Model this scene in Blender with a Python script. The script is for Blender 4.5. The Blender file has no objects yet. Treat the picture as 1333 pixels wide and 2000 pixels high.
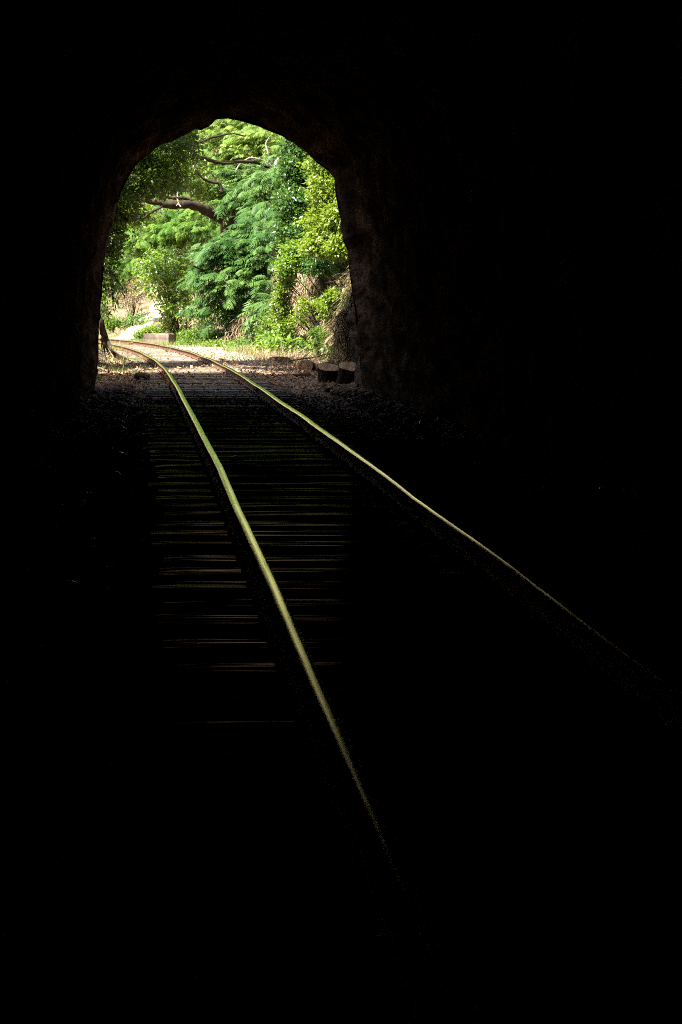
import bpy, bmesh, math, random
import numpy as np
from mathutils import Vector, Matrix, noise as mnoise
random.seed(7)
rng = np.random.default_rng(11)
S = bpy.context.scene

# ---------------------------------------------------------------- camera
CAM_H = 1.282           # camera height above the ground, railhead is at 0.14
cd = bpy.data.cameras.new('camera'); cam = bpy.data.objects.new('camera', cd)
S.collection.objects.link(cam); S.camera = cam
cam.location = (0, 0, CAM_H); cam.rotation_euler = (math.pi / 2, 0, 0)
cd.sensor_fit = 'VERTICAL'; cd.sensor_height = 36; cd.lens = 54
cd.shift_x = 383.5 / 2000; cd.shift_y = -417 / 2000
cd.clip_start = .05; cd.clip_end = 2000

# ---------------------------------------------------------------- light
SUN = Vector((-.5, -.47, 1.1)).normalized()      # towards the sun
w = bpy.data.worlds.new('World'); S.world = w; w.use_nodes = True
wn = w.node_tree.nodes; wl = w.node_tree.links
bg = wn['Background']; sky = wn.new('ShaderNodeTexSky'); sky.sky_type = 'NISHITA'; sky.sun_disc = False
sky.sun_elevation = math.asin(SUN.z); sky.sun_rotation = math.atan2(SUN.x, SUN.y)
sky.dust_density = 4; sky.ozone_density = .6
bg.inputs['Strength'].default_value = .08
wl.new(sky.outputs[0], bg.inputs['Color'])
ld = bpy.data.lights.new('sun', 'SUN'); ld.energy = 5; ld.angle = math.radians(.5); ld.color = (1, .95, .86)
sun = bpy.data.objects.new('sun', ld); S.collection.objects.link(sun)
sun.rotation_euler = SUN.to_track_quat('Z', 'Y').to_euler(); sun.location = (0, 20, 60)
S.view_settings.view_transform = 'Standard'; S.view_settings.look = 'None'
S.view_settings.exposure = 2.4; S.view_settings.gamma = 1; S.view_settings.use_curve_mapping = False
S.cycles.use_denoising = False; S.cycles.filter_width = 1.0; S.cycles.sample_clamp_indirect = 4
S.cycles.max_bounces = 6; S.cycles.diffuse_bounces = 3; S.cycles.transmission_bounces = 4
S.cycles.caustics_reflective = False; S.cycles.caustics_refractive = False

# ---------------------------------------------------------------- helpers
def P(x, y, Y):                      # a point seen at photo pixel (x, y) standing Y metres away
    return Vector(((x - 283) * Y / 3000, Y, CAM_H - (y - 583) * Y / 3000))

def tag(o, label=None, cat=None, group=None, kind=None):
    if label: o['label'] = label
    if cat: o['category'] = cat
    if group: o['group'] = group
    if kind: o['kind'] = kind
    return o

def link(o, parent=None):
    S.collection.objects.link(o)
    if parent is not None: o.parent = parent
    return o

def empty(name, loc, **k):
    o = bpy.data.objects.new(name, None); o.location = loc; o.empty_display_size = .2
    link(o); return tag(o, **k)

def mesh(name, V, F, mat, parent=None, smooth=False, tint=None, mats=None, midx=None, origin=None):
    """V (n,3), F (m,k) array or list of faces; coordinates are in world space"""
    V = np.asarray(V, dtype=np.float32)
    if origin is None and parent is not None: origin = parent.location
    if origin is None: origin = (V.min(0) + V.max(0)) / 2; origin[2] = V[:, 2].min()
    origin = np.asarray(origin, dtype=np.float32)
    me = bpy.data.meshes.new(name)
    F = np.asarray(F) if not (isinstance(F, list) and len({len(f) for f in F}) > 1) else F
    if isinstance(F, np.ndarray):
        m, k = F.shape
        me.vertices.add(len(V)); me.vertices.foreach_set('co', (V - origin).ravel())
        me.loops.add(m * k); me.loops.foreach_set('vertex_index', F.astype(np.int32).ravel())
        me.polygons.add(m); me.polygons.foreach_set('loop_start', np.arange(0, m * k, k, dtype=np.int32))
        me.polygons.foreach_set('loop_total', np.full(m, k, dtype=np.int32))
    else:
        me.from_pydata((V - origin).tolist(), [], F)
        m = len(F)
    for q in (mats or [mat]): me.materials.append(q)
    if midx is not None: me.polygons.foreach_set('material_index', np.asarray(midx, dtype=np.int32))
    if smooth: me.polygons.foreach_set('use_smooth', np.ones(m, dtype=bool))
    if tint is not None:
        a = me.attributes.new('tint', 'FLOAT', 'FACE'); a.data.foreach_set('value', np.asarray(tint, dtype=np.float32))
    me.update(calc_edges=True)
    o = bpy.data.objects.new(name, me); link(o, parent)
    o.location = Vector(origin) - (parent.location if parent is not None else Vector((0, 0, 0)))
    return o

def join(parts):
    Vs, Fs, Ts, n = [], [], [], 0
    for p in parts:
        Vs.append(p[0]); Fs.append(np.asarray(p[1]) + n); n += len(p[0])
        if len(p) > 2: Ts.append(p[2])
    return np.concatenate(Vs), np.concatenate(Fs), (np.concatenate(Ts) if Ts else None)

def tube(pts, rad, n=7, wob=0.0):
    pts = [Vector(p) for p in pts]; V = []; F = []
    up = Vector((.3, .2, 1)).normalized()
    for i, p in enumerate(pts):
        d = (pts[min(i + 1, len(pts) - 1)] - pts[max(i - 1, 0)]).normalized()
        a = d.cross(up); a = a.normalized() if a.length > 1e-3 else Vector((1, 0, 0)); b = d.cross(a)
        r = rad[i] if hasattr(rad, '__len__') else rad
        for k in range(n):
            t = 2 * math.pi * k / n
            rr = r * (1 + wob * mnoise.noise(Vector((p.x * 5 + k, p.y * 5, p.z * 5 + k * 3))))
            V.append(p + (a * math.cos(t) + b * math.sin(t)) * rr)
    for i in range(len(pts) - 1):
        for k in range(n):
            q = (k + 1) % n
            F.append((i * n + k, i * n + q, (i + 1) * n + q, (i + 1) * n + k))
    V.append(pts[0]); V.append(pts[-1]); m = len(V)
    for k in range(n):
        q = (k + 1) % n
        F.append((m - 2, q, k, k)); F.append((m - 1, (len(pts) - 1) * n + k, (len(pts) - 1) * n + q, (len(pts) - 1) * n + q))
    F = [(a, b, c, d) if c != d else (a, b, c) for a, b, c, d in F]
    T = []
    for f in F:
        T.append(f[:3])
        if len(f) == 4: T.append((f[0], f[2], f[3]))
    return np.array([tuple(v) for v in V]), np.array(T)

def smooth_line(pts, n=6):
    pts = [Vector(p) for p in pts]; out = []
    for i in range(len(pts) - 1):
        p0 = pts[max(i - 1, 0)]; p1 = pts[i]; p2 = pts[i + 1]; p3 = pts[min(i + 2, len(pts) - 1)]
        for k in range(n):
            t = k / n
            out.append(.5 * ((2 * p1) + (p2 - p0) * t + (2 * p0 - 5 * p1 + 4 * p2 - p3) * t * t + (3 * p1 - p0 - 3 * p2 + p3) * t ** 3))
    out.append(pts[-1]); return out

def branch(pts, r0, r1, n=8, wob=.35, steps=6, jit=0.0):
    L = smooth_line(pts, steps)
    if jit: L = [p + Vector((mnoise.noise(p * 2.1), mnoise.noise(p * 2.1 + Vector((9, 0, 0))), mnoise.noise(p * 2.1 + Vector((0, 9, 0))))) * jit for p in L]
    R = [r0 + (r1 - r0) * i / (len(L) - 1) for i in range(len(L))]
    return tube(L, R, n, wob)

def nz(x, y, z=0.0): return mnoise.noise(Vector((x, y, z)))

# ---------------------------------------------------------------- materials
def mat_new(name):
    m = bpy.data.materials.new(name); m.use_nodes = True
    return m, m.node_tree.nodes, m.node_tree.links, m.node_tree.nodes['Principled BSDF']

def ramp(n, l, src, stops):
    r = n.new('ShaderNodeValToRGB'); l.new(src, r.inputs[0]); e = r.color_ramp.elements
    while len(e) < len(stops): e.new(.5)
    for q, (p, c) in zip(e, stops): q.position = p; q.color = (*c, 1)
    return r.outputs[0]

def surf(name, stops, scale=4.0, detail=8, rough=.9, bump=.3, bscale=None, stretch=(1, 1, 1), spec=.3, dist=.03, rough_var=0):
    m, n, l, b = mat_new(name)
    tc = n.new('ShaderNodeTexCoord'); mp = n.new('ShaderNodeMapping'); mp.inputs['Scale'].default_value = stretch
    l.new(tc.outputs['Object'], mp.inputs[0])
    t = n.new('ShaderNodeTexNoise'); t.inputs['Scale'].default_value = scale; t.inputs['Detail'].default_value = detail
    t.inputs['Roughness'].default_value = .65; l.new(mp.outputs[0], t.inputs[0])
    l.new(ramp(n, l, t.outputs[0], stops), b.inputs['Base Color'])
    t2 = n.new('ShaderNodeTexNoise'); t2.inputs['Scale'].default_value = bscale or scale * 4; t2.inputs['Detail'].default_value = 6
    l.new(mp.outputs[0], t2.inputs[0])
    bu = n.new('ShaderNodeBump'); bu.inputs['Strength'].default_value = bump; bu.inputs['Distance'].default_value = dist
    l.new(t2.outputs[0], bu.inputs['Height']); l.new(bu.outputs[0], b.inputs['Normal'])
    b.inputs['Roughness'].default_value = rough; b.inputs['Specular IOR Level'].default_value = spec
    if rough_var:
        mr = n.new('ShaderNodeMapRange'); l.new(t2.outputs[0], mr.inputs[0])
        mr.inputs['From Min'].default_value = .3; mr.inputs['From Max'].default_value = .7
        mr.inputs['To Min'].default_value = rough - rough_var; mr.inputs['To Max'].default_value = rough + rough_var
        l.new(mr.outputs[0], b.inputs['Roughness'])
    return m

def leaf_mat(name, c1, c2, trans, tcol, rough=.45, spec=.4):
    m, n, l, b = mat_new(name)
    at = n.new('ShaderNodeAttribute'); at.attribute_name = 'tint'
    oi = n.new('ShaderNodeObjectInfo')
    ad = n.new('ShaderNodeMath'); ad.operation = 'MULTIPLY_ADD'; ad.inputs[1].default_value = .5
    l.new(oi.outputs['Random'], ad.inputs[0]); l.new(at.outputs['Fac'], ad.inputs[2])
    mx = n.new('ShaderNodeMix'); mx.data_type = 'RGBA'
    l.new(ad.outputs[0], mx.inputs['Factor']); mx.inputs['A'].default_value = (*c1, 1); mx.inputs['B'].default_value = (*c2, 1)
    l.new(mx.outputs['Result'], b.inputs['Base Color'])
    b.inputs['Roughness'].default_value = rough; b.inputs['Specular IOR Level'].default_value = spec
    tr = n.new('ShaderNodeBsdfTranslucent'); tr.inputs[0].default_value = (*tcol, 1)
    ms = n.new('ShaderNodeMixShader'); ms.inputs[0].default_value = trans
    l.new(b.outputs[0], ms.inputs[1]); l.new(tr.outputs[0], ms.inputs[2])
    l.new(ms.outputs[0], n['Material Output'].inputs[0])
    return m

M = {}
M['ground'] = surf('ground_soil', [(.25, (.04, .025, .016)), (.5, (.12, .08, .05)), (.75, (.25, .19, .125))], 2.2, 10, .95, .7, 14, dist=.04)
M['path'] = surf('pale_path', [(.3, (.28, .23, .17)), (.7, (.42, .37, .3))], 3, 8, .95, .5, 20)
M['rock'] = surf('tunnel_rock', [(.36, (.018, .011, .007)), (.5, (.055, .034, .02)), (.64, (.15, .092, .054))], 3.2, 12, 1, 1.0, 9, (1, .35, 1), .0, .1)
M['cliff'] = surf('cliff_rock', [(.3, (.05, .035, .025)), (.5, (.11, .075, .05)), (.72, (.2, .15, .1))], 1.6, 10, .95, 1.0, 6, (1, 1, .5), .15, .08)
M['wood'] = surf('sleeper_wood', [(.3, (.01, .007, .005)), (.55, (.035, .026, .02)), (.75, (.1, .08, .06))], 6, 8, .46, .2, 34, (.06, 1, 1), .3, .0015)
M['woodout'] = surf('bleached_sleeper_wood', [(.3, (.07, .052, .038)), (.55, (.19, .15, .11)), (.75, (.42, .36, .28))], 6, 8, .85, .6, 30, (.12, 1, 1), .2, .01)  # paler sleeper colour, used from just inside the mouth outwards
M['soot'] = surf('sooty_soil', [(.3, (.003, .0022, .002)), (.55, (.009, .007, .005)), (.75, (.02, .015, .011))], 2.2, 10, .97, .7, 14, spec=.0, dist=.04)  # darkness of the tunnel put into the soil colour
M['sootstone'] = surf('sooty_gravel', [(.3, (.005, .0035, .0025)), (.7, (.03, .021, .014))], 12, 5, .95, .4, 40, spec=.08, dist=.01)  # gravel colour also blackened to deepen the tunnel shade
M['bark'] = surf('bark', [(.3, (.012, .008, .005)), (.55, (.036, .025, .015)), (.75, (.095, .07, .046))], 5, 8, .9, .8, 16, (1, 1, .4), .2, .03)
M['paleb'] = surf('pale_bark', [(.3, (.12, .1, .08)), (.6, (.25, .22, .185)), (.8, (.38, .35, .3))], 6, 8, .85, .5, 20, (1, 1, .5), .2, .02)
M['darklog'] = surf('wet_dark_bark', [(.3, (.012, .008, .006)), (.6, (.035, .02, .014)), (.8, (.07, .04, .025))], 5, 8, .9, .8, 20, (1, 1, .4), .2, .03)  # near-black to dark brown log bark
M['cut'] = surf('cut_wood', [(.3, (.12, .07, .04)), (.55, (.27, .17, .1)), (.8, (.4, .28, .18))], 7, 6, .85, .4, 30, spec=.2, dist=.01)
M['redlog'] = surf('rotten_red_wood', [(.3, (.04, .018, .012)), (.6, (.1, .045, .03)), (.8, (.16, .08, .05))], 4, 8, .9, .7, 18, (.3, 1, 1), .2, .03)
M['root'] = surf('dry_root', [(.3, (.05, .034, .022)), (.55, (.16, .115, .075)), (.75, (.36, .29, .21))], 9, 5, .9, .3, 30, spec=.2, dist=.01)
M['conc'] = surf('weathered_concrete', [(.3, (.05, .037, .027)), (.5, (.13, .1, .076)), (.75, (.26, .21, .165))], 3.2, 10, .9, .5, 14, (1, 1, .35), .2, .02)
M['stone'] = surf('pale_gravel', [(.3, (.12, .1, .075)), (.7, (.38, .33, .265))], 12, 5, .9, .4, 40, spec=.3, dist=.01)
M['palestone'] = surf('pale_stone', [(.3, (.4, .4, .38)), (.7, (.75, .74, .7))], 12, 5, .35, .4, 40, spec=.8, dist=.006)
M['rust'] = surf('rusty_steel', [(.3, (.05, .022, .012)), (.6, (.14, .06, .03)), (.8, (.25, .12, .06))], 14, 8, .75, .4, 60, (1, .3, 1), .4, .004)

def sheen(m, rough, ior, k, col):
    n = m.node_tree.nodes; l = m.node_tree.links; b = n['Principled BSDF']; b.inputs['Specular IOR Level'].default_value = 0
    b.inputs['Roughness'].default_value = 1
    gl = n.new('ShaderNodeBsdfAnisotropic'); gl.distribution = 'BECKMANN'; gl.inputs['Roughness'].default_value = rough; gl.inputs['Color'].default_value = (*col, 1)
    gl.inputs['Anisotropy'].default_value = 0
    l.new(b.inputs['Normal'].links[0].from_socket, gl.inputs['Normal'])
    tc = n.new('ShaderNodeTexCoord'); mp = n.new('ShaderNodeMapping'); mp.inputs['Scale'].default_value = (1.5, 38, 38); l.new(tc.outputs['Object'], mp.inputs[0])
    oi = n.new('ShaderNodeObjectInfo'); av = n.new('ShaderNodeVectorMath'); av.operation = 'ADD'; l.new(mp.outputs[0], av.inputs[0])
    cx_ = n.new('ShaderNodeVectorMath'); cx_.operation = 'SCALE'; cx_.inputs[0].default_value = (3, 50, 7); l.new(oi.outputs['Random'], cx_.inputs['Scale']); l.new(cx_.outputs[0], av.inputs[1])
    gn = n.new('ShaderNodeTexNoise'); gn.inputs['Scale'].default_value = 1; gn.inputs['Detail'].default_value = 2; l.new(av.outputs[0], gn.inputs[0])
    gm = n.new('ShaderNodeMapRange'); gm.inputs['From Min'].default_value = .535; gm.inputs['From Max'].default_value = .64; gm.inputs['To Max'].default_value = k; l.new(gn.outputs[0], gm.inputs[0])
    fr = n.new('ShaderNodeFresnel'); fr.inputs[0].default_value = ior; mu = n.new('ShaderNodeMath'); mu.operation = 'MULTIPLY'; l.new(gm.outputs[0], mu.inputs[1])
    l.new(fr.outputs[0], mu.inputs[0]); ms = n.new('ShaderNodeMixShader'); l.new(mu.outputs[0], ms.inputs[0]); l.new(b.outputs[0], ms.inputs[1]); l.new(gl.outputs[0], ms.inputs[2])
    l.new(ms.outputs[0], n['Material Output'].inputs[0])
sheen(M['wood'], .135, 1.4, .18, (1, .9, .8))
def rail_top():
    m, n, l, b = mat_new('polished_rail')
    tc = n.new('ShaderNodeTexCoord'); mp = n.new('ShaderNodeMapping'); mp.inputs['Scale'].default_value = (60, 1.6, 8)
    l.new(tc.outputs['Object'], mp.inputs[0])
    t = n.new('ShaderNodeTexNoise'); t.inputs['Scale'].default_value = 1; t.inputs['Detail'].default_value = 8; t.inputs['Roughness'].default_value = .7
    l.new(mp.outputs[0], t.inputs[0])
    l.new(ramp(n, l, t.outputs[0], [(.3, (.48, .56, .36)), (.42, (.82, .96, .64)), (.7, (.9, 1, .74))]), b.inputs['Base Color'])  # green of the reflected foliage tinted into the steel colour
    rc = b.inputs['Base Color'].links[0].from_socket
    gl = n.new('ShaderNodeBsdfAnisotropic'); gl.distribution = 'BECKMANN'; l.new(rc, gl.inputs['Color']); gl.inputs['Anisotropy'].default_value = 0
    l.new(gl.outputs[0], n['Material Output'].inputs[0]); b = gl
    mr = n.new('ShaderNodeMapRange'); l.new(t.outputs[0], mr.inputs[0]); mr.inputs['From Min'].default_value = .3; mr.inputs['From Max'].default_value = .7
    mr.inputs['To Min'].default_value = .24; mr.inputs['To Max'].default_value = .2
    l.new(mr.outputs[0], b.inputs['Roughness'])
    bu = n.new('ShaderNodeBump'); bu.inputs['Strength'].default_value = .06; bu.inputs['Distance'].default_value = .0015
    l.new(t.outputs[0], bu.inputs['Height']); l.new(bu.outputs[0], b.inputs['Normal'])
    return m
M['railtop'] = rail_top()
M['leafA'] = leaf_mat('overhang_leaves', (.025, .06, .008), (.07, .12, .016), .36, (.18, .3, .025))
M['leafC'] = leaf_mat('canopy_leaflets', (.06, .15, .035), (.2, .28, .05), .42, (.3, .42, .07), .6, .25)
M['leafC2'] = leaf_mat('shaded_canopy_leaflets', (.018, .07, .012), (.12, .2, .03), .28, (.16, .3, .03), .6, .1)  # deeper green leaflets for the mid green tree
M['leafD'] = leaf_mat('feathery_leaflets', (.01, .05, .008), (.085, .155, .033), .16, (.11, .24, .025), .5, .15)
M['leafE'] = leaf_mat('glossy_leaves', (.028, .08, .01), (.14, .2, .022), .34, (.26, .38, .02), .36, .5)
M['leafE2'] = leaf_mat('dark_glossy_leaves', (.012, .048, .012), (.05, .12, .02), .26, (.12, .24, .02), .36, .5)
M['leafG'] = leaf_mat('broad_pale_leaves', (.03, .1, .012), (.16, .24, .03), .38, (.28, .42, .03), .3, .8)
M['leafH'] = leaf_mat('undergrowth_leaves', (.03, .09, .014), (.12, .19, .03), .34, (.2, .34, .03), .5, .35)
M['leafB'] = leaf_mat('far_leaves', (.03, .09, .02), (.11, .18, .04), .35, (.18, .32, .05), .6, .3)
M['grass'] = leaf_mat('grass_blades', (.04, .12, .018), (.2, .22, .06), .35, (.3, .36, .08), .6, .3)
M['litter'] = leaf_mat('dead_leaves', (.07, .035, .017), (.55, .34, .19), .12, (.25, .12, .05), .7, .3)
M['dry'] = leaf_mat('dry_twigs', (.06, .04, .022), (.3, .22, .13), .12, (.3, .22, .12), .8, .2)

# ---------------------------------------------------------------- terrain
def poly_sd(X, Y, pts):
    """signed distance to an open polyline, positive on its right-hand side"""
    best = np.full(X.shape, 1e9); sg = np.zeros(X.shape)
    for (x0, y0), (x1, y1) in zip(pts[:-1], pts[1:]):
        dx, dy = x1 - x0, y1 - y0; L2 = dx * dx + dy * dy
        t = np.clip(((X - x0) * dx + (Y - y0) * dy) / L2, 0, 1)
        ex, ey = X - (x0 + t * dx), Y - (y0 + t * dy); d = np.hypot(ex, ey)
        c = np.sign(dx * (Y - y0) - dy * (X - x0))
        k = d < best - 1e-6; best = np.where(k, d, best); sg = np.where(k, -c, sg)
    return best * sg
RIGHT = [(2.95, 10), (2.98, 21), (3.15, 24), (3.5, 29), (3.85, 33), (3.7, 36), (3.0, 39), (1.8, 42), (.9, 44.5), (.3, 47), (-.6, 50), (-2.8, 54), (-8, 60), (-22, 70), (-90, 95)]
LEFT = [(-.62, 10), (-.66, 21), (-.8, 25), (-.92, 30), (-.98, 34), (-1.15, 35.7), (-2.2, 37), (-6, 40), (-15, 47), (-90, 70)]
def height(X, Y):
    X = np.asarray(X, dtype=float); Y = np.asarray(Y, dtype=float)
    dr = np.maximum(poly_sd(X, Y, RIGHT), 0); dl = np.maximum(-poly_sd(X, Y, LEFT), 0)
    dr = np.maximum(dr - 1.75 * np.clip((40.5 - Y) / 2, 0, 1), 0)
    k = np.clip((41.5 - Y) / 5, 0, 1)                   # steep bank near, gentle slope far
    steep = np.minimum(dr * 2.3, 2.3) + np.maximum(dr - 1.1, 0) * .62
    gentle = np.minimum(dr, 9) * .155 + np.maximum(dr - 9, 0) * .62
    hr = k * steep + (1 - k) * gentle
    hl = np.minimum(dl * 1.5, 1.8) + np.maximum(dl - 1.3, 0) * .3
    h = np.maximum(hr, hl)
    h = np.minimum(h, 26 + .04 * h)
    h = h * np.clip((Y - 20.6) / .8, 0, 1)
    lump = .06 * np.sin(X * 2.3 + np.sin(Y * 1.1)) * np.sin(Y * 1.7 + X) + .05 * np.sin(X * 5.1 + Y * 3.3)
    return h + lump * np.clip(np.maximum(dr, dl) * 1.5, 0, 1) * np.clip((Y - 20.6) / .8, 0, 1) * 1.5 - .012 * (1 + np.sin(X * 3.1) * np.sin(Y * 2.3))
def H(x, y): return float(height(np.array([x]), np.array([y]))[0])

def axis(a, b, step, lo, hi):
    c = list(np.arange(a, b, step)); s = step; x = b
    while x < hi: c.append(x); s *= 1.25; x += s
    s = step; x = a - step
    while x > lo: c.insert(0, x); s *= 1.25; x -= s
    return np.array(c)
gx = axis(-7, 10, .16, -500, 500); gy = axis(-2, 66, .2, -300, 700)
GX, GY = np.meshgrid(gx, gy); GZ = height(GX, GY)
near = (GX > -1.2) & (GX < 4) & (GY < 50)
GZ = GZ + np.where(near, .014 * np.sin(GX * 9 + GY * 4) * np.sin(GY * 7.3 - GX * 3), 0)
nx = len(gx); idx = np.arange(len(gy) * nx).reshape(len(gy), nx)
F = np.stack([idx[:-1, :-1], idx[:-1, 1:], idx[1:, 1:], idx[1:, :-1]], -1).reshape(-1, 4)
fy = gy[:-1].repeat(nx - 1); fx = np.tile(gx[:-1], len(gy) - 1)
g = mesh('ground', np.stack([GX, GY, GZ], -1).reshape(-1, 3), F, None, smooth=True, origin=(0, 0, 0), mats=[M['ground'], M['soot']], midx=(fy + .35 * np.sin(fx * 2.3) + .25 * np.sin(fx * 5.1 + 1) < 16.6).astype(int))  # floor inside the tunnel takes the soil with shade in its colour
tag(g, kind='structure')

def bank_lean(y_): return .2 + .3 * min(1, max(0, (y_ - 24) / 7))
# raw earth bank on the right of the cutting
M['earth'] = surf('bank_earth', [(.3, (.012, .008, .005)), (.5, (.035, .023, .015)), (.72, (.09, .062, .042))], 3.5, 10, .95, 1.0, 11, spec=.12, dist=.06)
V = []; by_ = np.arange(21.0, 41.6, .07); bz_ = np.arange(-.15, 2.95, .07); px_ = [p_[1] for p_ in RIGHT]; pxx = [p_[0] for p_ in RIGHT]
def bank_pt(y_, z_):
    x0 = float(np.interp(y_, px_, pxx)); tp = min(1, max(.05, (42.2 - y_) / 5))
    q_ = Vector((y_ * 1.1, z_ * 1.4, 0)); lump_ = .24 * mnoise.noise(q_) + .2 * abs(mnoise.noise(q_ * 2.6)) + .09 * mnoise.noise(q_ * 7)
    zz = z_ * (tp if z_ > 0 else 1); zo = max(0, z_ - 2.45); zz = min(zz, 2.45 * tp + zo * .3)
    return (x0 + .04 + zo * 4 + bank_lean(y_) * zz + .55 * max(0, zz - 1.9) - lump_ * min(1, .25 + z_), y_, zz + .05 * mnoise.noise(q_ * 4))
for y_ in by_:
    for z_ in bz_: V.append(bank_pt(y_, z_))
nb = len(bz_); F = [(i * nb + j, (i + 1) * nb + j, (i + 1) * nb + j + 1, i * nb + j + 1) for i in range(len(by_) - 1) for j in range(nb - 1)]
tag(mesh('earth_bank', V, F, M['earth']), kind='structure')

# pale path climbing behind the track
pc = smooth_line([(-1.0, 45.4, 0), (-.75, 47.5, 0), (-.35, 51, 0), (.1, 55, 0), (.55, 58.5, 0), (1.1, 62, 0)], 8)
V = []
for i, p in enumerate(pc):
    d = (pc[min(i + 1, len(pc) - 1)] - pc[max(i - 1, 0)]).normalized(); s = Vector((d.y, -d.x, 0))
    for k in range(7):
        q = p + s * ((k - 3) / 3 * (.42 + .05 * nz(i * .3, k)))
        V.append((q.x, q.y, H(q.x, q.y) + .05))
F = [(i * 7 + k, i * 7 + k + 1, (i + 1) * 7 + k + 1, (i + 1) * 7 + k) for i in range(len(pc) - 1) for k in range(6)]
tag(mesh('path', V, F, M['path'], smooth=True), kind='structure')

# ---------------------------------------------------------------- rock tunnel and the hill it runs through
YM = 21.0
OUT = [(183, 800), (185, 770), (188, 735), (193, 700), (193, 660), (194, 630), (198, 590), (200, 560), (203, 520), (209, 490), (216, 450), (228, 410), (237, 375), (250, 350),
       (262, 328), (276, 312), (290, 303), (304, 290), (320, 281), (338, 276), (352, 268), (366, 260), (380, 250), (394, 253), (408, 248), (424, 233), (446, 232), (466, 236), (488, 242),
       (505, 247), (528, 257), (552, 266), (575, 280), (598, 297), (620, 318), (640, 332), (654, 348), (655, 372), (660, 400), (668, 440), (671, 470), (680, 490),
       (683, 530), (689, 570), (695, 610), (698, 650), (703, 690), (706, 730), (708, 770), (710, 800)]
ring = [P(x, y, YM) for x, y in OUT]
dense = []
for a, b in zip(ring[:-1], ring[1:]):
    n_ = max(1, int((b - a).length / .06))
    for k in range(n_): dense.append(a.lerp(b, k / n_))
dense.append(ring[-1]); ring = dense; NR = len(ring)
C0 = Vector((1.2, YM, .9))
ys = list(np.concatenate([[YM + .02], np.arange(YM - .08, 16, -.09), np.arange(16, 15, -.2), np.arange(15, 6, -.35), np.arange(6, -9, -.8)]))
tun = empty('rock_tunnel', (1.2, YM, 0), label='dark rough-hewn rock tunnel with ragged arched mouth framing the greenery', cat='tunnel')
V = []
for yi in ys:
    dep = YM - yi
    for j, p in enumerate(ring):
        o = p - C0; r = Vector((o.x, 0, o.z)); u = r.normalized()
        amp = .02 + .16 * min(1, dep / 2.0)
        # hand-cut facets: large planes with sharper creases, plus fine chipping
        q = Vector((p.x * .9, yi * .55, p.z * .7))
        big = abs(mnoise.noise(q)) * 2 + .55 * abs(mnoise.noise(q * 2.7 + Vector((5, 0, 0))))
        fine = mnoise.noise(Vector((p.x * 4.5, yi * 1.8, p.z * 4)))
        fine = fine + .8 * abs(mnoise.noise(Vector((p.x * 9, yi * 3.5, p.z * 9))))
        e = amp * (.15 + big) + .045 * fine * min(1, dep * 4) + (.05 * mnoise.noise(Vector((p.x * 5, 1.7, p.z * 5))) + .03 * mnoise.noise(Vector((p.x * 14, 4.7, p.z * 14)))) * math.exp(-dep * 3)
        flare = .07 * min(dep, 1.5)
        V.append((C0.x + r.x + u.x * (e * .75 + flare * .5), yi + .05 * mnoise.noise(p * 3) * (dep < .2), C0.z + r.z + u.z * (e * .8 + flare * .4)))
F = []
for i in range(len(ys) - 1):
    for j in range(NR - 1):
        F.append((i * NR + j, (i + 1) * NR + j, (i + 1) * NR + j + 1, i * NR + j + 1))
V.append((1.2, -9, 1)); e0 = (len(ys) - 1) * NR
F = [tuple(f) for f in F] + [(e0 + j, len(V) - 1, e0 + j + 1) for j in range(NR - 1)]
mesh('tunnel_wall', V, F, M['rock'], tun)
# outer face: spreads from the mouth, leans back and becomes the hillside
V = []; NS = 46
for s in range(NS):
    d = .0 if s == 0 else .16 * (1.125 ** (s - 1)) * 1.9
    for j, p in enumerate(ring):
        o = p - C0; r = Vector((o.x, 0, o.z)); u = r.normalized()
        up = max(0, r.z + u.z * d - 2.4)
        Hh = up if up < 11 else 11 + (1 - math.exp(-(up - 11) / 9)) * 6
        back = .08 * up if up < 11 else .88 + (up - 11) * .95
        z = C0.z + (min(r.z + u.z * d, 2.4) + Hh)
        y0 = V[j][1] if s else YM + .02
        rough_ = (.5 * nz(p.x * .7 + u.x * d * .6, z * .7) + .16 * nz(p.x * 3 + u.x * d * 3, z * 2.6)) * min(1, d * 2.5)
        V.append((C0.x + r.x + u.x * d, y0 - back + rough_ * .6 - .1 * min(d, 1), max(z, -2.5)))
F = [(s * NR + j, s * NR + j + 1, (s + 1) * NR + j + 1, (s + 1) * NR + j) for s in range(NS - 1) for j in range(NR - 1)]
mesh('rock_face', V, F, M['cliff'], tun)

# ---------------------------------------------------------------- railway track
CL = [(0, 1.043), (9, 1.043), (13, 1.022), (17, .985), (21, .945), (25, .872), (28, .765), (30, .66), (33, .455), (35, .27), (37, .02), (39.5, -.4), (41.5, -.84), (44, -1.6), (47, -2.9), (51, -5.3), (56, -9.5)]
cy = np.array([c[0] for c in CL]); cx = np.array([c[1] for c in CL])
base_line = smooth_line([(1.043, -6, 0), (1.043, -3, 0)] + [(x, y, 0) for y, x in CL], 24)
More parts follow.
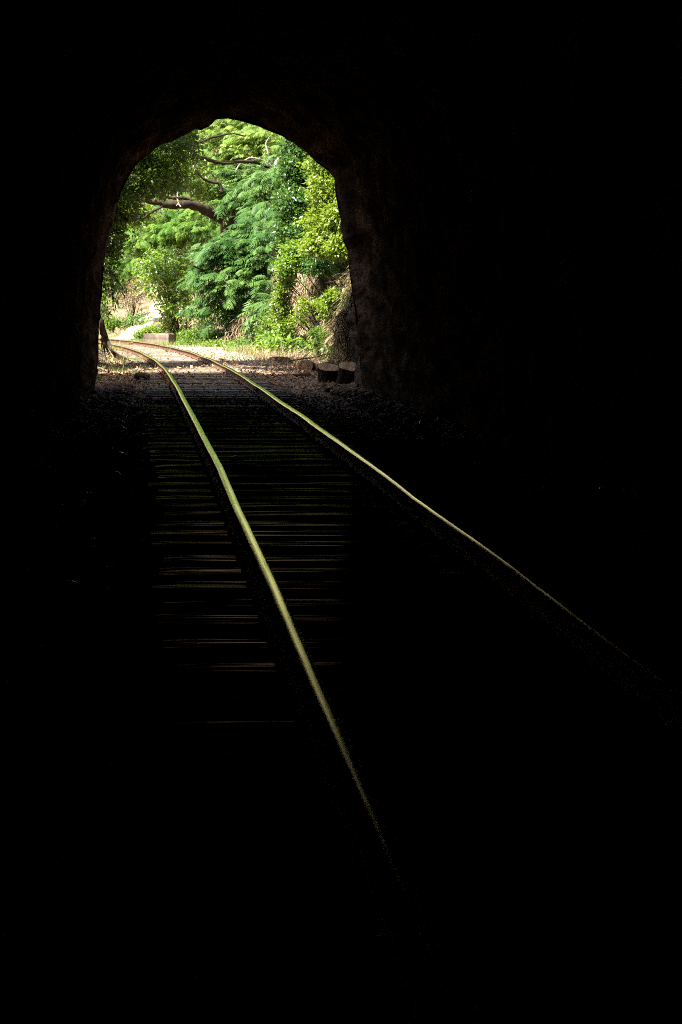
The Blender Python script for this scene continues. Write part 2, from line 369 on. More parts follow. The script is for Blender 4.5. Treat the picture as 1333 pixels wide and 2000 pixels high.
# resample by length
acc = [0.0]
for a, b in zip(base_line[:-1], base_line[1:]): acc.append(acc[-1] + (b - a).length)
acc = np.array(acc); bx = np.array([p.x for p in base_line]); by = np.array([p.y for p in base_line])
for _ in range(60):      # soften the kinks left by reading points off the photograph
    bx[1:-1] = .25 * bx[:-2] + .5 * bx[1:-1] + .25 * bx[2:]
def at_s(s):
    x = np.interp(s, acc, bx); y = np.interp(s, acc, by)
    x2 = np.interp(s + .2, acc, bx); y2 = np.interp(s + .2, acc, by)
    x1 = np.interp(s - .2, acc, bx); y1 = np.interp(s - .2, acc, by)
    d = Vector((x2 - x1, y2 - y1, 0)).normalized()
    return Vector((x, y, 0)), d
track = empty('railway_track', (1.043, 0, 0), label='narrow railway track of two shiny rails on timber sleepers curving left out of the tunnel', cat='railway track')
S_OF_Y = lambda y: float(np.interp(y, by, acc))
prof = [(-.045, 0), (-.045, .008), (-.008, .02), (-.006, .072), (-.022, .08), (-.0265, .086), (-.0265, .095), (-.0258, .0985), (-.0238, .1023), (-.0205, .1054), (-.016, .1079), (-.010, .1094), (-.003, .11), (.006, .11),
        (.014, .109), (.0205, .107), (.0245, .1035), (.0265, .098), (.0265, .086), (.022, .08), (.006, .072), (.008, .02), (.045, .008), (.045, 0)]
TOPSEG = set(range(6, 17))
G2 = .5335
def rail_piece(side, s0, s1, seed):
    n_ = int((s1 - s0) / .09); V = []; F = []; mi = []
    for i in range(n_ + 1):
        s = s0 + (s1 - s0) * i / n_
        c, d = at_s(s); sd = Vector((d.y, -d.x, 0))
        e = min(s - s0, s1 - s)
        wob = .009 * mnoise.noise(Vector((s * .45, seed, side * 7))) + .0018 * mnoise.noise(Vector((s * 1.5, seed, side * 3)))
        dip = .007 * mnoise.noise(Vector((s * .5, seed + 5, side * 3))) + .002 * mnoise.noise(Vector((s * 2.1, seed + 5, side * 3))) - .0015 * math.exp(-(e / .3) ** 2)
        tilt = .05 * mnoise.noise(Vector((s * .6, seed + 9, side * 3)))
        k_ = 0
        for (a, z) in prof:
            if a < -.01 and .085 < z < .109: chip = -.0012 * mnoise.noise(Vector((s * 9, z * 30, side)))
            else: chip = 0
            V.append(c + sd * (side * G2 + wob + a + chip) + Vector((0, 0, .03 + dip + z + tilt * a)))
    k = len(prof)
    for i in range(n_):
        for j in range(k):
            q = (j + 1) % k
            F.append((i * k + j, i * k + q, (i + 1) * k + q, (i + 1) * k + j)); mi.append(0 if j in TOPSEG else 1)
    nv = len(V); V = V + V[:k] + V[n_ * k:n_ * k + k]
    F.append(tuple(range(nv, nv + k))); mi.append(1)
    F.append(tuple(reversed(range(nv + k, nv + 2 * k)))); mi.append(1)
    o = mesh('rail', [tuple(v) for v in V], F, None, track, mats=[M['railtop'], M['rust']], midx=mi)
    me = o.data; bm = bmesh.new(); bm.from_mesh(me); bmesh.ops.recalc_face_normals(bm, faces=bm.faces)
    for f in bm.faces: f.smooth = f.material_index == 0
    bm.to_mesh(me); bm.free()
    return o
for side, joints in ((-1, [-5.5, 8.55, 19.6, 30.6, 41.2, 55.5]), (1, [-5.5, 8.95, 20.3, 31.2, 41.6, 55.7])):
    for a, b in zip(joints[:-1], joints[1:]):
        rail_piece(side, S_OF_Y(a) + (.002 if a > 0 else 0), S_OF_Y(b) - .002, side)

# fishplates at the joints
def box(c, hx, hy, hz, ax, ay, jit=0):
    az = Vector((0, 0, 1)); V = []
    for sx in (-1, 1):
        for sy in (-1, 1):
            for sz in (-1, 1):
                v = c + ax * hx * sx + ay * hy * sy + az * hz * sz
                if jit: v += Vector((random.uniform(-jit, jit) for _ in range(3)))
                V.append(tuple(v))
    return np.array(V), np.array([(0, 1, 3, 2), (4, 6, 7, 5), (0, 4, 5, 1), (2, 3, 7, 6), (0, 2, 6, 4), (1, 5, 7, 3)])
for side, joints in ((-1, [8.55, 19.6, 30.6, 41.2]), (1, [8.95, 20.3, 31.2, 41.6])):
    for y in joints:
        c, d = at_s(S_OF_Y(y)); sd = Vector((d.y, -d.x, 0))
        parts = []
        for t in (-1, 1):
            cc = c + sd * (side * G2 + t * .0145) + Vector((0, 0, .03 + .045))
            parts.append(box(cc, .006, .2, .021, sd, d))
            for bq in (-.14, -.05, .05, .14):
                parts.append(box(cc + d * bq + sd * t * .011, .005, .011, .011, sd, d))
        v, f, _ = join(parts); mesh('fishplate', v, f, M['rust'], track)

# sleepers: a few weathered variants, split along the grain, shared between the copies
def sleeper_mesh(seed):
    r = random.Random(seed); L = r.uniform(.93, 1.0); L2 = r.uniform(.93, 1.02); W = r.uniform(.08, .1)
    nxs = 17; cuts = [-W, -W + .022] + [(-W + .022) + (2 * W - .044) * (q + r.uniform(-.25, .25)) / 12 for q in range(1, 12)] + [W - .022, W]
    deep = {q: r.uniform(.0, .0004) for q in range(2, 12, 2)}
    V = []; F = []
    for i in range(nxs):
        x = -L + (L + L2) * i / (nxs - 1)
        for j, c in enumerate(cuts):
            edge = j in (0, len(cuts) - 1)
            z = .03 + .0025 * mnoise.noise(Vector((x * 1.2, c * 5, seed)))
            if edge: z -= .0001 + .0004 * abs(mnoise.noise(Vector((x * 3, c, seed))))
            z -= deep.get(j, 0) * max(0, .7 + .9 * mnoise.noise(Vector((x * 1.1, j, seed + 3))))
            if i in (0, nxs - 1): z -= .005
            V.append((x, c + .008 * mnoise.noise(Vector((x * 2.2, seed, 1))), z))
        V.append((x, W, -.1)); V.append((x, -W, -.1))
    k = len(cuts) + 2
    for i in range(nxs - 1):
        for j in range(k):
            q = (j + 1) % k
            F.append((i * k + j, (i + 1) * k + j, (i + 1) * k + q, i * k + q))
    F.append(tuple(reversed(range(k)))); F.append(tuple(range((nxs - 1) * k, nxs * k)))
    me = bpy.data.meshes.new('sleeper'); me.from_pydata(V, [], F); me.materials.append(M['wood']); me.update()
    return me
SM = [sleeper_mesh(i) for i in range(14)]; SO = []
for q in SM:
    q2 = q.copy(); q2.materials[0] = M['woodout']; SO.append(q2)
s = S_OF_Y(1.6); i = 0; spikes = []
while by[-1] > (at_s(s)[0].y) and s < acc[-1] - .6:
    c, d = at_s(s)
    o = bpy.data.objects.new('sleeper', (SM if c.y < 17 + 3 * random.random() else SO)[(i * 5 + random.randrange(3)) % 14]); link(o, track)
    lat = random.uniform(-.03, .03)
    o.location = Vector((c.x, c.y, random.uniform(-.008, .006))) - track.location + Vector((lat, 0, 0))
    a = math.atan2(d.x, d.y)
    o.rotation_euler = (random.uniform(-.008, .008), 0, -a + random.uniform(-.014, .014) + (math.pi if random.random() < .5 else 0))
    sd = Vector((d.y, -d.x, 0))
    for side in (-1, 1):
        for t in (-1, 1):
            spikes.append(box(c + sd * (side * G2 + t * .055) + d * (t * .03) + Vector((0, 0, .04)), .012, .012, .016, sd, d, .002))
    s += random.uniform(.33, .41); i += 1
v, f, _ = join(spikes); tag(mesh('rail_spikes', v, f, M['rust'], track), kind='stuff')

# ---------------------------------------------------------------- scatter tools
def on_track(x, y):
    c = np.interp(y, by, bx); return abs(x - c)
def frames(n, dirs, roll=None):
    """n rotation matrices with local X along dirs and local Z roughly up, rolled"""
    X = dirs / np.linalg.norm(dirs, axis=1, keepdims=True)
    up = np.tile(np.array([0, 0, 1.0]), (n, 1)); up += rng.normal(0, .08, (n, 3))
    Yv = np.cross(up, X); Yv /= np.linalg.norm(Yv, axis=1, keepdims=True) + 1e-9
    Z = np.cross(X, Yv)
    if roll is not None:
        c, s_ = np.cos(roll)[:, None], np.sin(roll)[:, None]
        Yv, Z = Yv * c + Z * s_, -Yv * s_ + Z * c
    return np.stack([X, Yv, Z], 2)
def scatter(tv, tf, pos, R, sc):
    """copies of one small template joined in one mesh"""
    n = len(pos); sc = np.asarray(sc)
    sc = sc[:, None] if sc.ndim == 1 else sc
    V = np.einsum('nij,nkj->nki', R, tv[None] * sc[:, None, :]) + pos[:, None]
    F = tf[None] + (np.arange(n) * len(tv))[:, None, None]
    return V.reshape(-1, 3), F.reshape(-1, tf.shape[1])
# leaf templates: length 1 along X
LEAF = (np.array([(0, 0, 0), (.45, -.27, .07), (1, 0, -.06), (.45, .27, .07)]), np.array([(0, 1, 2), (0, 2, 3)]))
LONG = (np.array([(0, 0, 0), (.4, -.15, .04), (1, 0, -.12), (.4, .15, .04)]), np.array([(0, 1, 2), (0, 2, 3)]))
def lobed():
    V = [(.12, 0, 0)]; F = []
    ang = [-150, -118, -92, -62, -38, -18, 0, 18, 38, 62, 92, 118, 150]; rad = [.25, .5, .26, .75, .34, .5, 1, .5, .34, .75, .26, .5, .25]
    for a, r in zip(ang, rad):
        a = math.radians(a); V.append((.12 + r * .85 * math.cos(a), r * .85 * math.sin(a), -.12 * r * r))
    F = [(0, k, k + 1) for k in range(1, len(ang))]
    return np.array(V), np.array(F)
LOBED = lobed()
def unit(v): return v / (np.linalg.norm(v, axis=-1, keepdims=True) + 1e-9)
def rand_dirs(n): return unit(rng.normal(size=(n, 3)))

def crown_points(blobs, n, shell=.55, front=.35):
    """twig tips in a set of ellipsoids given as (px, py, Y, rx_px, rz_px, depth_m)"""
    wts = np.array([b[3] * b[4] for b in blobs], float); wts /= wts.sum()
    ch = rng.choice(len(blobs), n, p=wts); B = np.array(blobs, float)[ch]
    d = rand_dirs(n); d[:, 1] -= front; d = unit(d)
    r = (shell + (1 - shell) * rng.random(n)) ** .7
    r *= 1 + .18 * np.sin(d[:, 0] * 7 + B[:, 0]) * np.sin(d[:, 2] * 6 + B[:, 1])
    Y = B[:, 2] + d[:, 1] * r * B[:, 5]
    k = B[:, 2] / 3000
    X = (B[:, 0] - 283) * k + d[:, 0] * r * B[:, 3] * k
    Z = CAM_H - (B[:, 1] - 583) * k + d[:, 2] * r * B[:, 4] * k
    return np.stack([X, Y, Z], 1), d
def leafy(blobs, n_twig, per, size, spread, tpl=LEAF, droop=.2, shell=.5, front=.35, outw=.7):
    p, d = crown_points(blobs, n_twig, shell, front)
    clump = np.repeat(rng.random(n_twig), per)
    pos = np.repeat(p, per, 0) + rng.normal(0, spread, (n_twig * per, 3)) * [1, 1, .6]
    dirs = np.repeat(d * [1, 1, .5], per, 0) * outw + rand_dirs(n_twig * per) * .9 + [0, 0, -droop]
    n = len(pos); R = frames(n, dirs, rng.normal(0, .55, n))
    sz = size * rng.uniform(.6, 1.25, n)
    V, Fc = scatter(tpl[0], tpl[1], pos, R, sz)
    tint = np.clip(.65 * clump + .35 * rng.random(n), 0, 1) * .75
    return V, Fc, np.repeat(tint, len(tpl[1]))

# frond of a feathery tree: rachis with paired pinnae
def frond_geo(seed, pairs=9, L=.5, lod=2):
    r = random.Random(seed); V = []; F = []
    def rach(t): return np.array([L * t, .05 * L * math.sin(t * 2 + seed), -.34 * L * t * t + .06 * L * t])
    prev = None
    for k in range(6):
        c = rach(k / 5); w_ = .005 * (1 - .6 * k / 5); V += [c + [0, -w_, 0], c + [0, w_, 0]]
        if k: b = len(V); F += [(b - 4, b - 3, b - 1), (b - 4, b - 1, b - 2)]
    for i in range(pairs):
        t = .16 + .84 * (i + .5) / pairs; c = rach(t)
        pl = L * .42 * math.sin(math.pi * (.18 + .72 * t)) ** .8 * r.uniform(.85, 1.12); pw = .05 * L
        for sgn in (-1, 1):
            a = math.radians(r.uniform(46, 62) - 14 * t) * sgn
            dx, dy = math.cos(a), math.sin(a); nx_, ny_ = -dy, dx; b = len(V)
            for q in range(4):
                u = q / 3; c2 = c + np.array([dx * pl * u, dy * pl * u, -.55 * pl * u * u + r.uniform(-.006, .006)])
                wd = pw * (.55, 1, .95, .25)[q] * .5
                V += [c2 + [nx_ * wd, ny_ * wd, -.3 * wd], c2 + [-nx_ * wd, -ny_ * wd, .3 * wd]]
                if q: e = len(V); F += [(e - 4, e - 3, e - 1), (e - 4, e - 1, e - 2)]
    return np.array(V), np.array(F)

def woody(parts, name, mat, parent):
    v, f, _ = join(parts); return mesh(name, v, f, mat, parent, smooth=True)

# ---------------------------------------------------------------- trees, near to far
# overhanging tree on the left bank
t = empty('overhanging_tree', (-2.4, 28.5, H(-2.4, 28.5)), label='dark leafy tree overhanging the track from the left bank just outside the tunnel mouth', cat='tree')
TB = t.location
woody([branch([TB + Vector((0, 0, -.3)), TB + Vector((.1, 0, 1.2)), P(120, 430, 28.6), P(170, 360, 28.5), P(240, 320, 28.4)], .17, .05, jit=.1),
       branch([P(150, 390, 28.5), P(210, 400, 28.0), P(250, 430, 27.6)], .07, .02, jit=.05),
       branch([P(170, 360, 28.5), P(240, 300, 28.9), P(330, 270, 29.2)], .08, .02, jit=.08),
       branch([P(120, 430, 28.6), P(180, 480, 28.2), P(215, 540, 27.8), P(222, 600, 27.5)], .06, .01, jit=.05)], 'trunk', M['bark'], t)
bl = [(270, 350, 28.5, 60, 42, .9), (310, 310, 29, 55, 36, .9), (235, 400, 28.3, 45, 45, .9), (320, 355, 29, 40, 30, .7), (345, 290, 29.2, 42, 32, .7),
      (210, 460, 28, 35, 50, .7), (262, 300, 28.8, 50, 40, .8), (205, 530, 27.8, 26, 50, .5), (360, 262, 29.4, 30, 24, .6),
      (250, 110, 27.6, 110, 60, 1.3), (120, 230, 27.4, 100, 80, 1.6), (30, 120, 26.6, 110, 80, 1.6), (350, 170, 28.4, 80, 40, 1.2), (70, 380, 27.4, 70, 80, 1.4),  # unseen upper crown, added to shade the tree and the left ground
      (400, -117, 24.5, 150, 60, 1.2), (270, -60, 25, 150, 70, 1.3), (350, -140, 23.3, 150, 60, .9)]  # unseen blobs over the mouth, added to shade the right bank and track
V, F, T = leafy(bl, 6300, 13, .085, .085, LEAF, .3, .3, .1)
mesh('crown', V, F, M['leafA'], t, tint=T)
# dangling sprays at the left edge
t = empty('hanging_vine', P(205, 560, 26.5), label='dark leafy vine hanging down the left edge of the tunnel mouth', cat='vine')
lines = [[P(196, 470, 26.2), P(208, 540, 26.5), P(206, 600, 26.4), P(212, 622, 26.3)], [P(200, 500, 26.4), P(232, 552, 26.6), P(246, 565, 26.6)], [P(196, 540, 26.3), P(222, 580, 26.5), P(232, 592, 26.5)], [P(198, 590, 26.3), P(206, 600, 26.4), P(211, 612, 26.4)]]
woody([branch(l_, .007, .004, n=5) for l_ in lines], 'stem', M['bark'], t)
pos = np.array([tuple(Vector(p) + Vector((random.gauss(0, .04), random.gauss(0, .05), random.gauss(0, .04)))) for l_ in lines for p in smooth_line(l_, 14)])
pos = np.repeat(pos, 3, 0) + rng.normal(0, .03, (len(pos) * 3, 3)); n = len(pos)
V, F = scatter(*LONG, pos, frames(n, rand_dirs(n) + [.2, 0, -.7]), .1 * rng.uniform(.6, 1.2, n))
mesh('leaves', V, F, M['leafA'], t, tint=np.repeat(rng.random(n) * .4, 2))

# big limb reaching across: tree on the slope behind
t = empty('large_limbed_tree', Vector((2.85, 46.5, H(2.85, 46.5))), label='old tree with a thick bare brown limb reaching left across the middle of the greenery', cat='tree')
b0 = t.location
woody([branch([b0 + Vector((0, 0, -.5)), b0 + Vector((.1, 0, 1.6)), P(478, 455, 46.0), P(455, 437, 45.6)], .3, .21, jit=.05),
       branch([P(462, 442, 45.7), P(425, 423, 45), P(393, 407, 44.4), P(366, 399, 44), P(330, 401, 43.6), P(308, 396, 43.4), P(280, 392, 43.2), P(255, 388, 43)], .175, .045, n=10, steps=7, wob=.5, jit=.04)], 'trunk', M['bark'], t)
for pts, r0, r1 in (([P(395, 408, 44.4), P(366, 388, 44.2), P(340, 388, 44.1), P(318, 378, 44), P(300, 370, 43.9), P(280, 345, 43.8)], .075, .02),
                    ([P(322, 400, 43.5), P(305, 411, 43.3), P(285, 424, 43.1), P(262, 436, 43)], .045, .018),
                    ([P(432, 378, 45), P(429, 358, 45), P(412, 355, 44.9), P(396, 348, 44.8), P(384, 330, 44.7), P(378, 310, 44.7), P(383, 290, 44.7)], .06, .02),
                    ([P(380, 305, 44.7), P(378, 282, 44.8), P(400, 274, 45), P(420, 265, 45.2), P(450, 262, 45.4), P(480, 266, 45.6)], .055, .02),
                    ([P(430, 365, 45), P(418, 345, 45), P(400, 330, 45), P(383, 318, 45)], .02, .008),
                    ([P(380, 303, 44.9), P(410, 314, 45.2), P(440, 318, 45.5), P(470, 316, 45.8), P(500, 318, 46.2), P(530, 328, 46.5)], .06, .04)):
    woody([branch(pts, r0, r1, n=8, jit=.05)], 'limb', M['bark'], t)
woody([branch([P(348, 372, 43.9), P(347, 385, 43.8), P(349, 397, 43.7), P(354, 404, 43.6)], .018, .022, n=6), branch([P(349, 396, 43.7), P(345, 402, 43.6)], .015, .01, n=5)], 'limb', M['paleb'], t)
bl = [(300, 350, 44.6, 40, 30, .5), (350, 330, 45.2, 45, 30, .6), (410, 372, 45.6, 40, 22, .5), (270, 420, 43.8, 30, 25, .4), (300, 372, 44.5, 30, 18, .4)]
V, F, T = leafy(bl, 900, 10, .1, .1, LEAF, .2, .3, .1)
mesh('crown', V, F, M['leafE'], t, tint=T)

# grey-limbed tree, upper right of the gap
t = empty('grey_limbed_tree', Vector((4.6, 49.5, H(4.6, 49.5))), label='tree with twisted pale grey boughs high behind the feathery foliage', cat='tree')
b0 = t.location
woody([branch([b0 + Vector((0, 0, -.5)), P(570, 420, 49.2), P(560, 350, 49), P(553, 314, 48.6)], .22, .11, jit=.08)], 'trunk', M['bark'], t)
for pts, r0, r1 in (([P(556, 330, 48.6), P(552, 310, 48.4), P(540, 313, 48.2), P(532, 326, 48.0), P(520, 320, 47.8), P(505, 312, 47.6), P(487, 308, 47.5)], .085, .025),
                    ([P(545, 322, 48.2), P(532, 330, 48), P(520, 324, 47.8)], .07, .05),
                    ([P(530, 320, 47.9), P(524, 300, 47.8), P(520, 282, 47.9), P(528, 268, 48)], .03, .012),
                    ([P(487, 308, 47.5), P(470, 322, 47.4), P(455, 345, 47.3), P(462, 360, 47.3)], .03, .015),
                    ([P(500, 312, 47.6), P(480, 330, 47.5), P(466, 352, 47.4)], .025, .012)):
    woody([branch(pts, r0, r1, n=8, jit=.06)], 'limb', M['paleb'], t)

# feathery trees
FD = [frond_geo(i, 8 + i % 3, .5) for i in range(8)]
FM = []
for i, (v, f) in enumerate(FD):
    me = bpy.data.meshes.new('frond'); me.from_pydata(v.tolist(), [], f.tolist()); me.materials.append(M['leafD'])
    a = me.attributes.new('tint', 'FLOAT', 'FACE'); a.data.foreach_set('value', rng.random(len(f)).astype(np.float32) * .35 + .05 * i)
    me.update(); FM.append(me)
def feathery(name, label, base, trunkpts, blobs, n_obj, n_stuff, scale, lean, shell=.62, matname='leafD'):
    t = empty(name, base, label=label, cat='tree', group=None)
    woody([branch(tp, r0, r1, jit=.05) for tp, r0, r1 in trunkpts], 'trunk', M['bark'], t)
    n = n_obj + n_stuff; per = 5
    p, d = crown_points(blobs, n // per + 1, shell, .55)
    p = np.repeat(p, per, 0)[:n]; d = np.repeat(d, per, 0)[:n]
    p = p + rng.normal(0, .13, (n, 3)) * [1, 1, .4]
    dirs = d * [.55, .5, .2] + rand_dirs(n) * .5 + np.array(lean)
    R = frames(n, dirs, rng.normal(0, .3, n)); sc = scale * rng.uniform(.75, 1.2, n)
    order = np.argsort(p[:, 1]); L = Vector(t.location)      # nearest ones become objects
    for k in order[:n_obj]:
        o = bpy.data.objects.new('frond', FM[k % 8]); link(o, t)
        m = Matrix([list(R[k][a]) + [p[k][a] - L[a]] for a in range(3)] + [[0, 0, 0, 1]]) @ Matrix.Scale(float(sc[k]), 4)
        o.matrix_basis = m
    if n_stuff:
        parts = []
        for q in range(4):
            ks = order[n_obj:][q::4]
            v, f = scatter(FD[q][0], FD[q][1], p[ks], R[ks], sc[ks]); parts.append((v, f, np.repeat(rng.random(len(ks)) * .6, len(FD[q][1]))))
        v, f, tt = join(parts); o = mesh('fronds', v, f, M[matname], t, tint=tt); tag(o, kind='stuff')
    return t
base = Vector((2.7, 43.4, H(2.7, 43.4)))
feathery('feathery_tree', 'low feathery blue-green tree with drooping fronds leaning over the bank in the centre', base,
         [([base + Vector((0, 0, -.4)), base + Vector((-.1, -.4, 1.0)), P(470, 500, 42.2), P(440, 450, 41.8)], .12, .04),
          ([base + Vector((0, -.2, .5)), P(430, 560, 41.8), P(400, 530, 41.2), P(375, 520, 41)], .06, .02),
          ([base + Vector((0, -.2, .9)), P(510, 520, 42), P(530, 470, 41.8)], .06, .02)],
         [(500, 445, 42.2, 48, 26, .7), (448, 485, 41.6, 46, 30, .7), (505, 490, 41.5, 50, 42, .8), (460, 545, 41.3, 60, 40, .8), (510, 560, 41, 36, 36, .7),
          (527, 608, 39.6, 24, 26, .4), (430, 600, 41.8, 38, 28, .6), (408, 535, 42, 26, 30, .5), (525, 410, 42.6, 34, 20, .5)], 298, 950, .86, (-.62, -.35, -.3))
base = Vector((4.4, 47.0, H(4.4, 47.0)))
feathery('feathery_tree', 'upper feathery blue-green tree whose fronds spread under the pale grey boughs', base,
         [([base + Vector((0, 0, -.4)), P(545, 460, 46.8), P(540, 380, 46.4), P(520, 350, 46)], .13, .04),
          ([P(540, 400, 46.5), P(490, 375, 45.8), P(450, 370, 45.5)], .05, .02)],
         [(520, 355, 45.8, 55, 22, .6), (470, 385, 45.4, 50, 20, .6), (540, 330, 46.5, 38, 22, .5), (440, 400, 45.2, 25, 14, .4), (560, 380, 46, 30, 28, .6), (470, 350, 47, 60, 20, .5)], 200, 420, .85, (-.6, -.3, -.25))

# sunlit feathery canopy trees at the top
def canopy(label, base, stems, blobs, n, scale, lean, group, mname='leafC'):
    t = empty('canopy_tree', base, label=label, cat='tree', group=group)
    woody([branch(tp, r0, r1, jit=.08) for tp, r0, r1 in stems], 'trunk', M['bark'], t)
    per = 6; p, d = crown_points(blobs, n // per + 1, .25, .3); p = np.repeat(p, per, 0)[:n] + rng.normal(0, .16, (n, 3)) * [1, 1, .3]
    d = np.repeat(d, per, 0)[:n]; R = frames(n, d * [.6, .5, .15] + rand_dirs(n) * [.8, .8, .25] + np.array(lean), rng.normal(0, .3, n))
    sc = scale * rng.uniform(.7, 1.2, n); parts = []
    cl = np.repeat(rng.random(n // per + 1), per)[:n]
    for q in range(4):
        v0, f0 = FD[q]; ks = np.arange(n)[q::4]
        v, f = scatter(v0, f0, p[ks], R[ks], sc[ks]); parts.append((v, f, np.repeat(cl[ks] * .8, len(f0))))
    v, f, tt = join(parts); mesh('crown', v, f, M[mname], t, tint=tt)
GC = 'sunlit trees on the slope behind the track'
base = Vector((3.0, 53, H(3.0, 53)))
canopy('bright yellow-green canopy tree filling the top of the arch', base,
       [([base + Vector((0, 0, -.4)), P(440, 420, 52.5), P(450, 330, 52), P(430, 270, 51.5)], .2, .06), ([P(450, 330, 52), P(500, 290, 51.6), P(530, 250, 51.4)], .08, .03)],
       [(440, 265, 51.5, 50, 20, .9), (500, 262, 51, 50, 18, .9), (410, 300, 51, 40, 18, .8), (470, 290, 50.8, 60, 18, .8), (535, 292, 50.5, 35, 16, .7), (440, 325, 51.2, 55, 16, .8), (480, 235, 52, 60, 22, .9), (400, 240, 52, 50, 22, .9)], 1500, .8, (-.3, -.3, -.1), GC)
base = Vector((1.6, 55, H(1.6, 55)))
canopy('mid green tree seen under the thick brown limb', base,
       [([base + Vector((0, 0, -.4)), P(350, 500, 54.5), P(362, 462, 54), P(350, 430, 53.6)], .14, .05), ([P(358, 480, 54), P(372, 455, 53.8), P(380, 440, 53.6)], .06, .02)],
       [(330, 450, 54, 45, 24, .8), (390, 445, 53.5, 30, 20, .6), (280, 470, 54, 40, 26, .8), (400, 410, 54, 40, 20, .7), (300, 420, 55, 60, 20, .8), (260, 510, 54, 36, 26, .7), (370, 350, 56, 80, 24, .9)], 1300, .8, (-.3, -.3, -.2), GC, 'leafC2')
base = Vector((5.2, 55, H(5.2, 55)))
canopy('light green tree rising behind the pale grey boughs at the upper right', base,
       [([base + Vector((0, 0, -.4)), P(560, 400, 54.5), P(552, 300, 54), P(540, 250, 53.6)], .2, .06)],
       [(550, 255, 53, 50, 25, .9), (570, 300, 53, 40, 25, .9), (500, 340, 54, 50, 22, .7), (590, 250, 54, 50, 30, .9)], 800, .8, (-.3, -.3, -.15), GC)

# glossy-leaved trees on the right bank
t = empty('glossy_leaved_tree', Vector((4.6, 35.6, H(4.6, 35.6))), label='tall glossy dark green tree standing beside the yellow-green one on the right bank', cat='tree')
b0 = t.location
woody([branch([b0 + Vector((0, 0, -.5)), P(610, 450, 35.6), P(592, 350, 35.6), P(585, 290, 35.6)], .12, .04, jit=.08), branch([P(600, 420, 35.5), P(570, 400, 35.2)], .04, .015)], 'trunk', M['bark'], t)
V, F, T = leafy([(580, 330, 35.8, 36, 40, .6), (572, 400, 35.4, 34, 44, .6), (612, 340, 35.8, 40, 45, .7), (565, 455, 35.2, 28, 32, .5), (590, 470, 35, 35, 40, .6), (600, 290, 36, 50, 36, .7)], 1250, 13, .1, .085, LEAF, .15, .35, .3)
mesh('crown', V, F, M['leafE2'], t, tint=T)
t = empty('glossy_leaved_tree', Vector((4.3, 31.6, H(4.3, 31.6))), label='sunlit yellow-green leafy tree against the right edge of the tunnel mouth', cat='tree')
b0 = t.location
woody([branch([b0 + Vector((0, 0, -.5)), P(675, 480, 31.8), P(655, 400, 32), P(640, 340, 32)], .1, .03, jit=.08)], 'trunk', M['bark'], t)
V, F, T = leafy([(640, 375, 32.2, 36, 40, .6), (655, 430, 31.8, 34, 40, .6), (630, 440, 32.4, 30, 40, .6), (665, 480, 31.4, 32, 28, .5), (625, 475, 32.2, 32, 26, .5), (640, 320, 32.5, 40, 40, .6)], 1150, 13, .09, .08, LEAF, .15, .35, .3)
mesh('crown', V, F, M['leafE'], t, tint=T)

# ---------------------------------------------------------------- shrubs
def shrub(name, label, blobs, n, per, size, spread, mat, tpl=LEAF, group=None, stems=6, cat='shrub', droop=.1, stemmat='bark'):
    X = np.mean([(b[0] - 283) * b[2] / 3000 for b in blobs]); Yc = np.mean([b[2] for b in blobs]) + .1
    zb = min(CAM_H - (b[1] + b[4] - 583) * b[2] / 3000 for b in blobs)
    for _ in range(30):
        if H(X, Yc) < zb - .35 and Yc < 38: X += .04; Yc += .02
    z = H(X, Yc); t = empty(name, (X, Yc, z), label=label, cat=cat, group=group)
    pp, _ = crown_points(blobs, stems, .3, 0)
    woody([branch([t.location + Vector((0, 0, -.1)), t.location.lerp(Vector(q), .5) + Vector((random.uniform(-.1, .1), 0, .1)), Vector(q)], .018, .006, n=5, steps=4) for q in pp], 'stem', M[stemmat], t)
    V, F, T = leafy(blobs, n, per, size, spread, tpl, droop, .3, .3)
    mesh('foliage', V, F, M[mat], t, tint=T); return t
GS = 'shrubs along the right bank'
shrub('bank_shrub', 'large bright yellow-green shrub on top of the rooty right bank', [(585, 490, 34.5, 34, 22, .4), (562, 520, 34.4, 24, 24, .4), (612, 495, 34, 28, 18, .4)], 420, 12, .085, .07, 'leafG', LEAF, GS)
shrub('bank_shrub', 'small yellow-green shrub at the left edge of the rooty bank', [(556, 565, 34.6, 16, 22, .3), (549, 600, 34.8, 18, 26, .3)], 170, 12, .08, .06, 'leafE', LEAF, GS)
shrub('bank_shrub', 'leafy green creeper clump low on the rooty right bank', [(645, 605, 32.0, 24, 24, .25), (655, 578, 31.8, 20, 16, .25)], 150, 11, .085, .06, 'leafE', LEAF, GS)
shrub('bank_shrub', 'small bright green bush at the foot of the right bank above the stump', [(632, 668, 30.8, 15, 22, .2), (622, 650, 31, 12, 12, .2)], 90, 11, .065, .04, 'leafH', LEAF, GS)
shrub('bank_shrub', 'dark green bush growing over the top of the rooty bank under the yellow-green tree', [(640, 515, 33.6, 44, 26, .5), (680, 520, 32.4, 26, 26, .4), (600, 520, 34.8, 24, 16, .4)], 420, 11, .085, .07, 'leafE2', LEAF, GS)
shrub('bank_shrub', 'thin green sprays among the hanging roots', [(605, 590, 33.2, 22, 14, .2), (590, 615, 33.6, 20, 20, .2)], 60, 9, .08, .06, 'leafE', LEAF, GS)
GU = 'low plants along the foot of the slope'
